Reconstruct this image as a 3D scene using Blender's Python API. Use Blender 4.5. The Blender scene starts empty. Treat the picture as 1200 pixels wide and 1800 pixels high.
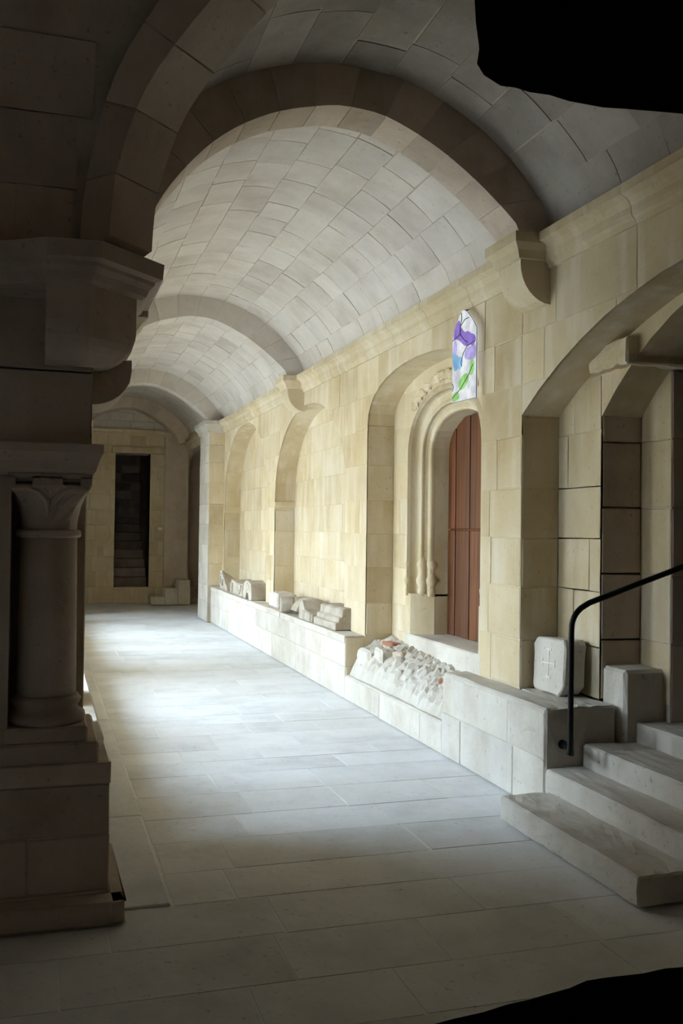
import bpy, bmesh, math, random
from mathutils import Vector, noise as mnoise
D = bpy.data
scene = bpy.context.scene
COL = scene.collection
R = random.Random(7)

# ------------------------------------------------------------ camera
F_PX = 1696.19
YAW, PITCH, ROLL = math.radians(17.225), math.radians(1.0115), math.radians(0.727)
EYE = Vector((0, 0, 1.6))
fw = Vector((math.sin(YAW) * math.cos(PITCH), math.cos(YAW) * math.cos(PITCH), math.sin(PITCH)))
rt = Vector((math.cos(YAW), -math.sin(YAW), 0)); up = rt.cross(fw)
rt, up = rt * math.cos(ROLL) + up * math.sin(ROLL), -rt * math.sin(ROLL) + up * math.cos(ROLL)
cam = D.cameras.new('camera'); cam.sensor_fit = 'HORIZONTAL'; cam.sensor_width = 24
cam.lens = F_PX / 1200 * 24; cam.clip_start = 0.05
co = D.objects.new('camera', cam); COL.objects.link(co)
from mathutils import Matrix
co.matrix_world = Matrix(((rt.x, up.x, -fw.x, EYE.x), (rt.y, up.y, -fw.y, EYE.y), (rt.z, up.z, -fw.z, EYE.z), (0, 0, 0, 1)))
scene.camera = co

# ------------------------------------------------------------ light
scene.view_settings.view_transform = 'Standard'; scene.view_settings.look = 'None'
scene.view_settings.gamma = 1; scene.view_settings.use_curve_mapping = False
scene.view_settings.exposure = 1.32
wd = D.worlds.new('world'); scene.world = wd; wd.use_nodes = True
bg = wd.node_tree.nodes['Background']; bg.inputs[0].default_value = (0.62, 0.80, 1.0, 1); bg.inputs[1].default_value = 12.0
sun = D.lights.new('sun', 'SUN'); sun.energy = 2.0; sun.angle = math.radians(0.6); sun.color = (1.0, 0.93, 0.80)
so = D.objects.new('sun', sun); COL.objects.link(so)
so.rotation_euler = Vector((-0.60, 0.28, -0.80)).to_track_quat('-Z', 'Y').to_euler()
def portal(x, y0, y1, z0, z1, axis):
    l = D.lights.new('portal', 'AREA'); l.shape = 'RECTANGLE'; l.size = y1 - y0; l.size_y = z1 - z0
    l.cycles.is_portal = True
    o = D.objects.new('portal', l); COL.objects.link(o)
    if axis == 'x':
        o.location = (x, (y0 + y1) / 2, (z0 + z1) / 2); o.rotation_euler = (math.pi / 2, 0, -math.pi / 2)
    else:
        o.location = ((y0 + y1) / 2, x, (z0 + z1) / 2); o.rotation_euler = (-math.pi / 2, 0, 0)
scene.cycles.max_bounces = 12; scene.cycles.diffuse_bounces = 8
scene.cycles.use_denoising = True
scene.cycles.sample_clamp_indirect = 6

# ------------------------------------------------------------ materials
def stone_mat(name, c1, c2, c3, scale=1.6, bump=0.25, rnd=0.16, rough=0.92, pits=0.42, streak=.25):
    m = D.materials.new(name); m.use_nodes = True; nt = m.node_tree; N = nt.nodes; L = nt.links
    b = N['Principled BSDF']; b.inputs['Roughness'].default_value = rough
    b.inputs['Specular IOR Level'].default_value = 0.15
    g = N.new('ShaderNodeNewGeometry'); oi = N.new('ShaderNodeObjectInfo')
    n1 = N.new('ShaderNodeTexNoise'); n1.inputs['Scale'].default_value = scale; n1.inputs['Detail'].default_value = 6
    n1.inputs['Roughness'].default_value = 0.62
    off = N.new('ShaderNodeVectorMath'); off.operation = 'MULTIPLY_ADD'
    comb = N.new('ShaderNodeCombineXYZ')
    L.new(oi.outputs['Random'], comb.inputs[0]); L.new(oi.outputs['Random'], comb.inputs[2])
    L.new(comb.outputs[0], off.inputs[0]); off.inputs[1].default_value = (1.3, 1, 0.9)
    L.new(g.outputs['Position'], off.inputs[2]); L.new(off.outputs[0], n1.inputs['Vector'])
    r1 = N.new('ShaderNodeValToRGB'); e = r1.color_ramp.elements
    e[0].position = 0.32; e[0].color = (*c1, 1); e[1].position = 0.70; e[1].color = (*c3, 1)
    mid = e.new(0.5); mid.color = (*c2, 1)
    L.new(n1.outputs['Fac'], r1.inputs['Fac'])
    sm = N.new('ShaderNodeMapping'); sm.inputs['Scale'].default_value = (5, 5, .7)
    L.new(off.outputs[0], sm.inputs[0])
    ns = N.new('ShaderNodeTexNoise'); ns.inputs['Scale'].default_value = 1.4; ns.inputs['Detail'].default_value = 5
    L.new(sm.outputs[0], ns.inputs['Vector'])
    rs = N.new('ShaderNodeMapRange'); rs.inputs['From Min'].default_value = .50; rs.inputs['From Max'].default_value = .72
    rs.inputs['To Max'].default_value = streak; L.new(ns.outputs['Fac'], rs.inputs['Value'])
    ms = N.new('ShaderNodeMix'); ms.data_type = 'RGBA'; L.new(rs.outputs[0], ms.inputs[0])
    L.new(r1.outputs[0], ms.inputs[6]); ms.inputs[7].default_value = (c3[0] * 1.08, c3[1] * 1.12, c3[2] * 1.25, 1)
    # value of each stone
    mr = N.new('ShaderNodeMapRange'); mr.inputs['To Min'].default_value = 1 - rnd; mr.inputs['To Max'].default_value = 1 + rnd * 0.6
    L.new(oi.outputs['Random'], mr.inputs['Value'])
    mu = N.new('ShaderNodeMix'); mu.data_type = 'RGBA'; mu.blend_type = 'MULTIPLY'; mu.inputs[0].default_value = 1
    L.new(ms.outputs[2], mu.inputs[6]); L.new(mr.outputs[0], mu.inputs[7])
    # pits
    n2 = N.new('ShaderNodeTexNoise'); n2.inputs['Scale'].default_value = 38; n2.inputs['Detail'].default_value = 4
    L.new(g.outputs['Position'], n2.inputs['Vector'])
    r2 = N.new('ShaderNodeValToRGB'); r2.color_ramp.elements[0].position = 0.20; r2.color_ramp.elements[0].color = (1 - pits, 1 - pits, 1 - pits, 1)
    r2.color_ramp.elements[1].position = 0.36; r2.color_ramp.elements[1].color = (1, 1, 1, 1)
    L.new(n2.outputs['Fac'], r2.inputs['Fac'])
    m2 = N.new('ShaderNodeMix'); m2.data_type = 'RGBA'; m2.blend_type = 'MULTIPLY'; m2.inputs[0].default_value = 1
    L.new(mu.outputs[2], m2.inputs[6]); L.new(r2.outputs[0], m2.inputs[7]); L.new(m2.outputs[2], b.inputs['Base Color'])
    n3 = N.new('ShaderNodeTexNoise'); n3.inputs['Scale'].default_value = 14; n3.inputs['Detail'].default_value = 8
    L.new(g.outputs['Position'], n3.inputs['Vector'])
    add = N.new('ShaderNodeMath'); add.operation = 'ADD'; L.new(n3.outputs['Fac'], add.inputs[0]); L.new(r2.outputs[0], add.inputs[1])
    bp = N.new('ShaderNodeBump'); bp.inputs['Strength'].default_value = bump; bp.inputs['Distance'].default_value = 0.02
    L.new(add.outputs[0], bp.inputs['Height']); L.new(bp.outputs[0], b.inputs['Normal'])
    return m

def plain(name, col, rough=0.6, metal=0.0):
    m = D.materials.new(name); m.use_nodes = True; nt = m.node_tree; b = nt.nodes['Principled BSDF']
    b.inputs['Roughness'].default_value = rough; b.inputs['Metallic'].default_value = metal
    n = nt.nodes.new('ShaderNodeTexNoise'); n.inputs['Scale'].default_value = 20; n.inputs['Detail'].default_value = 4
    tc = nt.nodes.new('ShaderNodeNewGeometry'); nt.links.new(tc.outputs['Position'], n.inputs['Vector'])
    r = nt.nodes.new('ShaderNodeValToRGB')
    r.color_ramp.elements[0].color = (*[c * 0.75 for c in col], 1); r.color_ramp.elements[1].color = (*[min(1, c * 1.2) for c in col], 1)
    nt.links.new(n.outputs['Fac'], r.inputs['Fac']); nt.links.new(r.outputs[0], b.inputs['Base Color'])
    return m

def wood_mat(name, dark, light):
    m = D.materials.new(name); m.use_nodes = True; nt = m.node_tree; N = nt.nodes; L = nt.links
    b = N['Principled BSDF']; b.inputs['Roughness'].default_value = 0.5
    g = N.new('ShaderNodeNewGeometry'); mp = N.new('ShaderNodeMapping'); mp.inputs['Scale'].default_value = (30, 30, 1.2)
    n = N.new('ShaderNodeTexNoise'); n.inputs['Scale'].default_value = 1.0; n.inputs['Detail'].default_value = 5
    oi = N.new('ShaderNodeObjectInfo')
    L.new(g.outputs['Position'], mp.inputs[0]); L.new(mp.outputs[0], n.inputs['Vector'])
    r = N.new('ShaderNodeValToRGB'); r.color_ramp.elements[0].position = .3; r.color_ramp.elements[1].position = .7
    r.color_ramp.elements[0].color = (*dark, 1); r.color_ramp.elements[1].color = (*light, 1)
    L.new(n.outputs['Fac'], r.inputs['Fac'])
    mr = N.new('ShaderNodeMapRange'); mr.inputs['To Min'].default_value = .6; mr.inputs['To Max'].default_value = 1.25
    L.new(oi.outputs['Random'], mr.inputs['Value'])
    mu = N.new('ShaderNodeMix'); mu.data_type = 'RGBA'; mu.blend_type = 'MULTIPLY'; mu.inputs[0].default_value = 1
    L.new(r.outputs[0], mu.inputs[6]); L.new(mr.outputs[0], mu.inputs[7]); L.new(mu.outputs[2], b.inputs['Base Color'])
    return m

M = {
 'wall': stone_mat('ochre_limestone', (.47, .37, .22), (.56, .465, .305), (.63, .545, .40), 1.3, .22, .09, streak=.7),
 'vault': stone_mat('vault_limestone', (.46, .41, .35), (.56, .51, .45), (.62, .58, .52), 1.5, .22, .08),
 'floor': stone_mat('paving_limestone', (.54, .53, .51), (.63, .62, .60), (.68, .67, .65), 1.8, .18, .05),
 'pale': stone_mat('pale_limestone', (.44, .39, .32), (.53, .485, .41), (.60, .56, .49), 2.2, .5, .08),
 'shaded': stone_mat('shaded_limestone', (.27, .24, .205), (.35, .315, .275), (.42, .385, .34), 1.5, .25, .10),  # shade of the corner bay put into the stone colour
 'brown': stone_mat('brown_limestone', (.42, .34, .26), (.52, .43, .34), (.60, .51, .41), 2.0, .3, .14),
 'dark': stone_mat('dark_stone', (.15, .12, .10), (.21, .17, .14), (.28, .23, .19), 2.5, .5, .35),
 'joint': stone_mat('lime_mortar', (.36, .30, .23), (.47, .41, .33), (.58, .52, .44), 3.5, .2, 0),
 'fjoint': stone_mat('paving_mortar', (.62, .60, .57), (.68, .66, .63), (.74, .72, .69), 6, .2, 0),
 'frag': stone_mat('carved_limestone', (.33, .28, .21), (.43, .375, .30), (.50, .455, .385), 5, .5, .12),
 'garth': stone_mat('garth_gravel', (.50, .44, .34), (.58, .52, .41), (.66, .60, .50), .6, .2, 0),
 'iron': plain('black_iron', (.012, .011, .011), .45, .6),
 'plaque': plain('white_plaque', (.75, .75, .74), .5),
 'brick': plain('red_brick', (.38, .17, .10), .9),
 'lead': plain('lead_came', (.03, .03, .05), .6),
 'wood': wood_mat('door_oak', (.07, .017, .004), (.21, .060, .009)),
}
def glow_mat(name, col, strength):  # emission in place of reflected window light
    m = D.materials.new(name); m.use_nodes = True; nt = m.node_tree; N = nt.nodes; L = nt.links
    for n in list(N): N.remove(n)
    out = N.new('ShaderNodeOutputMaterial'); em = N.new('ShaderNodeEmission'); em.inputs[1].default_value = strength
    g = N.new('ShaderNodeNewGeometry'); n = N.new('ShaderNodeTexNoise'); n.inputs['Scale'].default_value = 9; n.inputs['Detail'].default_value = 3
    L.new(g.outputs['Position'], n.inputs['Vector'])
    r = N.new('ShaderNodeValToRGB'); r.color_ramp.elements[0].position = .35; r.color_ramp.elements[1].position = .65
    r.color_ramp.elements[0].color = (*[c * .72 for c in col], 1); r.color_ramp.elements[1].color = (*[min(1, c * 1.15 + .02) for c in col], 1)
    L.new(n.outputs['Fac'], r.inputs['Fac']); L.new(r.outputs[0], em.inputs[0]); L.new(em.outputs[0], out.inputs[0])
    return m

# ------------------------------------------------------------ builders
def mesh_obj(name, verts, faces, mat, parent=None, smooth=False):
    o0 = parent_loc(parent)
    me = D.meshes.new(name); me.from_pydata([(v[0] - o0[0], v[1] - o0[1], v[2] - o0[2]) for v in verts], [], faces)
    me.update()
    me.materials.append(M[mat] if isinstance(mat, str) else mat)
    if smooth:
        for p in me.polygons: p.use_smooth = True
    o = D.objects.new(name, me); COL.objects.link(o)
    if parent: o.parent = parent
    return o
def parent_loc(p):
    x = y = z = 0.0
    while p is not None:
        x += p.location.x; y += p.location.y; z += p.location.z; p = p.parent
    return (x, y, z)
def fix_normals(o):
    bm = bmesh.new(); bm.from_mesh(o.data); bmesh.ops.remove_doubles(bm, verts=bm.verts, dist=1e-5)
    bmesh.ops.recalc_face_normals(bm, faces=bm.faces); bm.to_mesh(o.data); bm.free(); return o
def thing(name, label, cat, loc, group=None):
    o = D.objects.new(name, None); COL.objects.link(o); o.location = loc; o['label'] = label; o['category'] = cat
    o.empty_display_size = .1
    if group: o['group'] = group
    return o
def struct(o, label=None):
    o['kind'] = 'structure'
    if label: o['label'] = label
    return o
def tag(o, label, cat, group=None):
    o['label'] = label; o['category'] = cat
    if group: o['group'] = group
    return o

class MB:
    def __init__(s): s.v = []; s.f = []
    def add(s, vs, fs):
        n = len(s.v); s.v += [tuple(v) for v in vs]; s.f += [tuple(i + n for i in f) for f in fs]
    def box(s, x0, x1, y0, y1, z0, z1):
        s.add([(x0, y0, z0), (x1, y0, z0), (x1, y1, z0), (x0, y1, z0), (x0, y0, z1), (x1, y0, z1), (x1, y1, z1), (x0, y1, z1)],
              [(3, 2, 1, 0), (4, 5, 6, 7), (0, 1, 5, 4), (1, 2, 6, 5), (2, 3, 7, 6), (3, 0, 4, 7)])
    def prism(s, a, b):                       # two matching rings
        n = len(a); s.add(list(a) + list(b), [tuple(range(n - 1, -1, -1)), tuple(range(n, 2 * n))] +
                          [(i, (i + 1) % n, n + (i + 1) % n, n + i) for i in range(n)])
    def loft(s, rings, cap=True):
        n = len(rings[0]); vs = [p for r in rings for p in r]; fs = []
        for k in range(len(rings) - 1):
            for i in range(n):
                j = (i + 1) % n; fs.append((k * n + i, k * n + j, (k + 1) * n + j, (k + 1) * n + i))
        if cap: fs += [tuple(range(n - 1, -1, -1)), tuple((len(rings) - 1) * n + i for i in range(n))]
        s.add(vs, fs)
    def lathe(s, cx, cy, prof, n=28):
        s.loft([[(cx + r * math.cos(2 * math.pi * i / n), cy + r * math.sin(2 * math.pi * i / n), z) for i in range(n)] for r, z in prof])
    def tube(s, pts, r, n=10):
        pts = [Vector(p) for p in pts]; rings = []; ref = None
        for k, p in enumerate(pts):
            t = (pts[min(k + 1, len(pts) - 1)] - pts[max(k - 1, 0)]).normalized()
            if ref is None: ref = Vector((0, 0, 1)).cross(t) if abs(t.z) < .9 else Vector((1, 0, 0)).cross(t)
            u = (ref - t * ref.dot(t)).normalized(); ref = u; w = t.cross(u)
            rr = r[k] if isinstance(r, (list, tuple)) else r
            rings.append([tuple(p + (u * math.cos(2 * math.pi * i / n) + w * math.sin(2 * math.pi * i / n)) * rr) for i in range(n)])
        s.loft(rings)
    def build(s, name, mat, parent=None, smooth=False, fix=True, bevel=0, rough=0, sub=0, seed=0):
        o = mesh_obj(name, s.v, s.f, mat, parent, smooth)
        if bevel or rough or sub:
            bm = bmesh.new(); bm.from_mesh(o.data); bmesh.ops.remove_doubles(bm, verts=bm.verts, dist=1e-5)
            bmesh.ops.recalc_face_normals(bm, faces=bm.faces)
            if bevel: bmesh.ops.bevel(bm, geom=list(bm.edges), offset=bevel, segments=1, affect='EDGES', clamp_overlap=True)
            for k in range(sub):
                bmesh.ops.subdivide_edges(bm, edges=[e for e in bm.edges if e.calc_length() > .05], cuts=1, use_grid_fill=True)
            if rough:
                bm.normal_update()
                for v in bm.verts:
                    q = v.co * 17 + Vector((seed * 3.1, seed * 1.7, 0))
                    v.co += v.normal * rough * (mnoise.noise(q) + .5 * mnoise.noise(q * 2.7))
            bm.to_mesh(o.data); bm.free()
        elif fix: fix_normals(o)
        return o

def clip(poly, p, n):            # keep side where (q-p).n >= 0
    out = []
    for i in range(len(poly)):
        a, b = poly[i], poly[(i + 1) % len(poly)]
        da = (a[0] - p[0]) * n[0] + (a[1] - p[1]) * n[1]; db = (b[0] - p[0]) * n[0] + (b[1] - p[1]) * n[1]
        if da >= 0: out.append(a)
        if (da > 0 and db < 0) or (da < 0 and db > 0):
            t = da / (da - db); out.append((a[0] + (b[0] - a[0]) * t, a[1] + (b[1] - a[1]) * t))
    return out
def area(p): return abs(sum(p[i][0] * p[(i + 1) % len(p)][1] - p[(i + 1) % len(p)][0] * p[i][1] for i in range(len(p)))) / 2
def inside(h, q):
    return all((h[(i + 1) % len(h)][0] - h[i][0]) * (q[1] - h[i][1]) - (h[(i + 1) % len(h)][1] - h[i][1]) * (q[0] - h[i][0]) >= -1e-9 for i in range(len(h)))
def subtract(poly, hole):        # hole: convex, counter-clockwise
    res = []; cur = poly
    for i in range(len(hole)):
        a, b = hole[i], hole[(i + 1) % len(hole)]
        n = (-(b[1] - a[1]), b[0] - a[0])             # inward normal
        o = clip(cur, a, (-n[0], -n[1]))
        if len(o) > 2 and area(o) > 2e-5: res.append(o)
        cur = clip(cur, a, n)
        if len(cur) < 3 or area(cur) < 1e-7: break
    else:
        pass
    return res
def diff(polys, holes):
    for h in holes:
        nxt = []
        hx0, hx1 = min(p[0] for p in h), max(p[0] for p in h); hy0, hy1 = min(p[1] for p in h), max(p[1] for p in h)
        for p in polys:
            if max(q[0] for q in p) <= hx0 or min(q[0] for q in p) >= hx1 or max(q[1] for q in p) <= hy0 or min(q[1] for q in p) >= hy1:
                nxt.append(p); continue
            inter = p
            for i in range(len(h)):
                a, b = h[i], h[(i + 1) % len(h)]
                inter = clip(inter, a, (-(b[1] - a[1]), b[0] - a[0]))
                if len(inter) < 3: break
            if len(inter) < 3 or area(inter) < 1e-7: nxt.append(p); continue
            nxt += subtract(p, h)
        polys = nxt
    return polys
def arch_hole(y0, y1, z0, zs, zc, n=16, p=2.0):
    """opening y0..y1 from z0, springing zs, crown zc (superellipse)"""
    c, a, b = (y0 + y1) / 2, (y1 - y0) / 2, zc - zs
    pts = [(y0, z0), (y1, z0)]
    for i in range(n + 1):
        t = math.pi * i / n; ct, st = math.cos(t), math.sin(t)
        pts.append((c + a * math.copysign(abs(ct) ** (2 / p), ct), zs + b * st ** (2 / p)))
    return pts
def seg_hole(y0, y1, z0, zs, zc, n=16):
    c, a, b = (y0 + y1) / 2, (y1 - y0) / 2, zc - zs
    r = (a * a + b * b) / (2 * b); th = math.asin(a / r)
    return [(y0, z0), (y1, z0)] + [(c + r * math.sin(th - 2 * th * i / n), zc - r + r * math.cos(th - 2 * th * i / n)) for i in range(n + 1)]

def slab_pieces(name, polys, mapf, d0, d1, mat, parent=None):
    mb = MB()
    for p in polys: mb.prism([mapf(q[0], q[1], d0) for q in p], [mapf(q[0], q[1], d1) for q in p])
    return mb.build(name, mat, parent, fix=False)

def ashlar(parent, mapf, s0, s1, t0, t1, dt, ds, mat, holes=(), gap=.007, proud=.009, jit=.003, seed=1, name='stone', nt=1, ns=1, srange=None, stagger=True, tlist=None, chamf=.005):
    rr = random.Random(seed)
    if tlist is None:
        tlist = [t0]
        while tlist[-1] < t1 - dt[0] * .6:
            h = rr.uniform(*dt)
            if tlist[-1] + h > t1 - dt[0] * .5: h = t1 - tlist[-1]
            tlist.append(tlist[-1] + h)
    cnt = 0
    for k in range(len(tlist) - 1):
        ta, tb = tlist[k], tlist[k + 1]
        a0, a1 = (s0, s1) if srange is None else srange(ta, tb)
        if a1 - a0 < .05: continue
        s = a0; first = True
        while s < a1 - 1e-4:
            L = rr.uniform(*ds)
            if first and stagger: L *= rr.uniform(.4, 1.0)
            first = False
            e = s + L
            if e > a1 - ds[0] * .45: e = a1
            g = gap / 2 * rr.uniform(.35, 1.7)
            x0, x1, y0, y1 = s + g, e - g, ta + g, tb - g
            s = e
            if x1 - x0 < .02 or y1 - y0 < .02: continue
            J = lambda: rr.uniform(-jit, jit)
            rect = [(x0 + J(), y0 + J()), (x1 + J(), y0 + J()), (x1 + J(), y1 + J()), (x0 + J(), y1 + J())]
            polys = diff([rect], holes)
            if not polys or sum(area(p) for p in polys) < .004: continue
            d = proud * rr.uniform(.55, 1.35)
            mb = MB()
            if len(polys) == 1 and polys[0] == rect and nt == 1 and ns == 1:
                c = chamf
                inn = [(rect[0][0] + c, rect[0][1] + c), (rect[1][0] - c, rect[1][1] + c), (rect[2][0] - c, rect[2][1] - c), (rect[3][0] + c, rect[3][1] - c)]
                mb.loft([[mapf(*q, -.012) for q in rect], [mapf(*q, max(.001, d - c)) for q in rect], [mapf(*q, d) for q in inn]])
            else:
                for p in polys:
                    if nt > 1 or ns > 1:
                        cells = []
                        n_ = max(nt, ns)
                        for i in range(n_):
                            if nt > 1:
                                lo, hi = y0 - .01 + (y1 - y0 + .02) * i / n_, y0 - .01 + (y1 - y0 + .02) * (i + 1) / n_
                                q = clip(clip(p, (0, lo), (0, 1)), (0, hi), (0, -1))
                            else:
                                lo, hi = x0 - .01 + (x1 - x0 + .02) * i / n_, x0 - .01 + (x1 - x0 + .02) * (i + 1) / n_
                                q = clip(clip(p, (lo, 0), (1, 0)), (hi, 0), (-1, 0))
                            if len(q) > 2 and area(q) > 1e-5: cells.append(q)
                    else: cells = [p]
                    for q in cells:
                        mb.prism([mapf(*w, -.012) for w in q], [mapf(*w, d) for w in q])
            o = mb.build(name, mat, parent, fix=True)
            cnt += 1
    return cnt

# ------------------------------------------------------------ key dimensions
W, B = 2.95, 2.75                 # right wall face, bench front
XL, YN = 0.20, 4.15               # garth side faces of the two galleries
Y1, Y2, Y3, YF = 5.24, 11.05, 16.5, 20.6
AW = .30                          # arch depth
ZB = .595
A_PTS = [(.45, 2.77), (.458, 2.93), (.480, 3.08), (.583, 3.377), (.856, 3.713), (1.172, 3.915), (1.502, 4.01), (1.645, 4.022),
         (1.874, 3.995), (2.175, 3.865), (2.449, 3.685), (2.70, 3.47), (2.735, 3.40)]
def resample(pts, n):
    P = []
    for i in range(len(pts) - 1):
        p0, p1, p2, p3 = (pts[max(0, i - 1)], pts[i], pts[i + 1], pts[min(len(pts) - 1, i + 2)])
        for k in range(12):
            t = k / 12
            P.append(tuple(.5 * ((2 * p1[j]) + (-p0[j] + p2[j]) * t + (2 * p0[j] - 5 * p1[j] + 4 * p2[j] - p3[j]) * t * t + (-p0[j] + 3 * p1[j] - 3 * p2[j] + p3[j]) * t ** 3) for j in (0, 1)))
    P.append(pts[-1])
    S = [0]
    for a, b in zip(P, P[1:]): S.append(S[-1] + math.dist(a, b))
    out = []; j = 0
    for k in range(n + 1):
        s = S[-1] * k / n
        while j < len(S) - 2 and S[j + 1] < s: j += 1
        t = (s - S[j]) / max(1e-9, S[j + 1] - S[j]); out.append((P[j][0] + (P[j + 1][0] - P[j][0]) * t, P[j][1] + (P[j + 1][1] - P[j][1]) * t))
    return out
ARC = resample(A_PTS, 48)
V_PTS = [(XL, 2.70), (.205, 2.90), (.25, 3.17), (.36, 3.50), (.68, 3.90), (1.05, 4.13), (1.42, 4.245), (1.68, 4.262), (2.0, 4.22), (2.33, 4.09), (2.60, 3.91), (2.82, 3.68), (2.93, 3.50), (W, 3.38)]
VLT = resample(V_PTS, 48)
VLEN = sum(math.dist(a, b) for a, b in zip(VLT, VLT[1:]))
def vpt(s):                        # point and inward normal at arc length s
    k = max(0, min(47.9999, s / VLEN * 48)); i = int(k); t = k - i
    a, b = VLT[i], VLT[i + 1]
    tx, tz = b[0] - a[0], b[1] - a[1]; l = math.hypot(tx, tz)
    return (a[0] + tx * t, a[1] + tz * t), (tz / l, -tx / l)
def map_far(y, s, d):
    p, n = vpt(s); return (p[0] + n[0] * d, y, p[1] + n[1] * d)
def map_near(x, s, d):
    p, n = vpt(s); return (x, YN - (p[0] + n[0] * d - XL), p[1] + n[1] * d)
def diagY(X): return YN - (X - XL)

# ------------------------------------------------------------ setting: floor
fl = MB(); fl.box(-5, 6.5, -3.5, 21.6, -.3, -.012)
floor = struct(fl.build('floor', 'fjoint'), 'pale worn limestone paving of the gallery')
mp_floor = lambda s, t, d: (s, t, d - .012)
ashlar(floor, mp_floor, .56, 2.80, YN, YF, (.34, .52), (.52, 1.0), 'floor', gap=.008, proud=.0022, jit=.004, seed=3, name='paving_slab', chamf=.0008)
ashlar(floor, mp_floor, -2.6, 2.80, 1.5, YN, (.34, .50), (.52, 1.0), 'floor', gap=.008, proud=.0022, jit=.004, seed=4, name='paving_slab', chamf=.0008)
ashlar(floor, mp_floor, .30, .555, YN, 16.5, (1.0, 1.5), (.3, .3), 'floor', gap=.006, proud=.010, jit=.003, seed=5, name='gutter_slab', stagger=False)

# ------------------------------------------------------------ setting: vaults
def vault_shell(name, y0f, y1, near=False, label=None):
    mb = MB(); n = len(VLT); T = .22
    rings = []
    for i, (X, Z) in enumerate(VLT):
        _, nn = vpt(VLEN * i / 48)
        ya = y0f(X) if callable(y0f) else y0f
        if not near:
            rings.append([(X, ya, Z), (X, y1, Z), (X - nn[0] * T, y1, Z - nn[1] * T), (X - nn[0] * T, ya, Z - nn[1] * T)])
        else:
            Y = diagY(X)
            rings.append([(-4.0, Y, Z), (X, Y, Z), (X, Y + nn[0] * T, Z - nn[1] * T), (-4.0, Y + nn[0] * T, Z - nn[1] * T)])
    mb.loft(rings)
    return struct(mb.build(name, 'joint'), label)
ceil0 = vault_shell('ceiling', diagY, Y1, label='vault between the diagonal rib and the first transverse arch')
ceil1 = vault_shell('ceiling', Y1, Y2 + AW, label='barrel vault of pale squared stones in the first full bay')
ceil2 = vault_shell('ceiling', Y2 + AW, Y3 + AW, label='barrel vault of the second bay')
ceil3 = vault_shell('ceiling', Y3 + AW, YF + .1, label='barrel vault of the last bay at the end wall')
ceiln = vault_shell('ceiling', None, None, True, 'dark vault of the near gallery above the corner pier')
def ncourse(n): return [VLEN * i / n for i in range(n + 1)]
ashlar(ceil1, map_far, Y1 + AW, Y2, 0, 0, None, (.34, .62), 'vault', gap=.006, proud=.005, jit=.006, seed=11, nt=3, tlist=ncourse(15))
ashlar(ceil2, map_far, Y2 + AW, Y3, 0, 0, None, (.34, .62), 'vault', gap=.006, proud=.005, jit=.006, seed=12, nt=3, tlist=ncourse(15))
ashlar(ceil3, map_far, Y3 + AW, YF, 0, 0, None, (.45, .8), 'vault', gap=.006, proud=.005, jit=.006, seed=13, nt=3, tlist=ncourse(11))
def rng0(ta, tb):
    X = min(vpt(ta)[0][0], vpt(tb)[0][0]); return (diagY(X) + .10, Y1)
ashlar(ceil0, map_far, 0, 0, 0, 0, None, (.4, .7), 'shaded', gap=.006, proud=.005, jit=.006, seed=14, nt=3, tlist=ncourse(14), srange=rng0)  # stones coloured darker to stand in for the dim corner
def rngn(ta, tb):
    X = max(.2, min(vpt(ta)[0][0], vpt(tb)[0][0])); return (-2.2, X - .10)
ashlar(ceiln, map_near, 0, 0, 0, 0, None, (.4, .75), 'brown', gap=.007, proud=.007, jit=.006, seed=15, nt=3, tlist=ncourse(14), srange=rngn)

# ------------------------------------------------------------ setting: transverse arches
def arch_ring(name, P2w, inn, outn, n_v, mat, label):
    """P2w(i, inner?, side) -> point; core slightly recessed with voussoirs on it"""
    mb = MB(); n = len(inn)
    mb.loft([[P2w(i, .006, 0, .006), P2w(i, .006, 1, -.006), P2w(i, 1, 1, -.006), P2w(i, 1, 0, .006)] for i in range(n)])
    t = struct(mb.build(name, 'joint'), label)
    per = (n - 1) / n_v
    for k in range(n_v):
        a, b = k * per, (k + 1) * per
        g = .0035 / (3.6 / (n - 1))
        idx = [a + g + (b - a - 2 * g) * j / 3 for j in range(4)]
        v = MB(); v.loft([[P2w(i, 0, 0, 0), P2w(i, 0, 1, 0), P2w(i, 1, 1, 0), P2w(i, 1, 0, 0)] for i in idx])
        v.build('voussoir', mat, t)
    return t
def lerp(P, k):
    i = min(len(P) - 2, int(k)); t = k - i; return (P[i][0] + (P[i + 1][0] - P[i][0]) * t, P[i][1] + (P[i + 1][1] - P[i][1]) * t)
def mk_P2w(y0, y1):
    def f(i, r, side, dy):
        a, b = lerp(ARC, i), lerp(VLT, i)
        if r != 0 and r != 1:
            l = math.dist(a, b); r = r / l
        if r == 1: b = (b[0] + (b[0] - a[0]) * .1, b[1] + (b[1] - a[1]) * .1)
        return (a[0] + (b[0] - a[0]) * r, (y1 if side else y0) + dy, a[1] + (b[1] - a[1]) * r)
    return f
arch1 = arch_ring('trim_1', mk_P2w(Y1, Y1 + AW), ARC, VLT, 15, 'brown', 'dark transverse arch nearest the viewer spanning the gallery')
arch2 = arch_ring('trim_2', mk_P2w(Y2, Y2 + AW), ARC, VLT, 15, 'vault', 'second transverse arch under the barrel vault')
arch3 = arch_ring('trim_3', mk_P2w(Y3, Y3 + AW), ARC, VLT, 15, 'vault', 'third transverse arch resting on the far pilaster')
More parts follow.
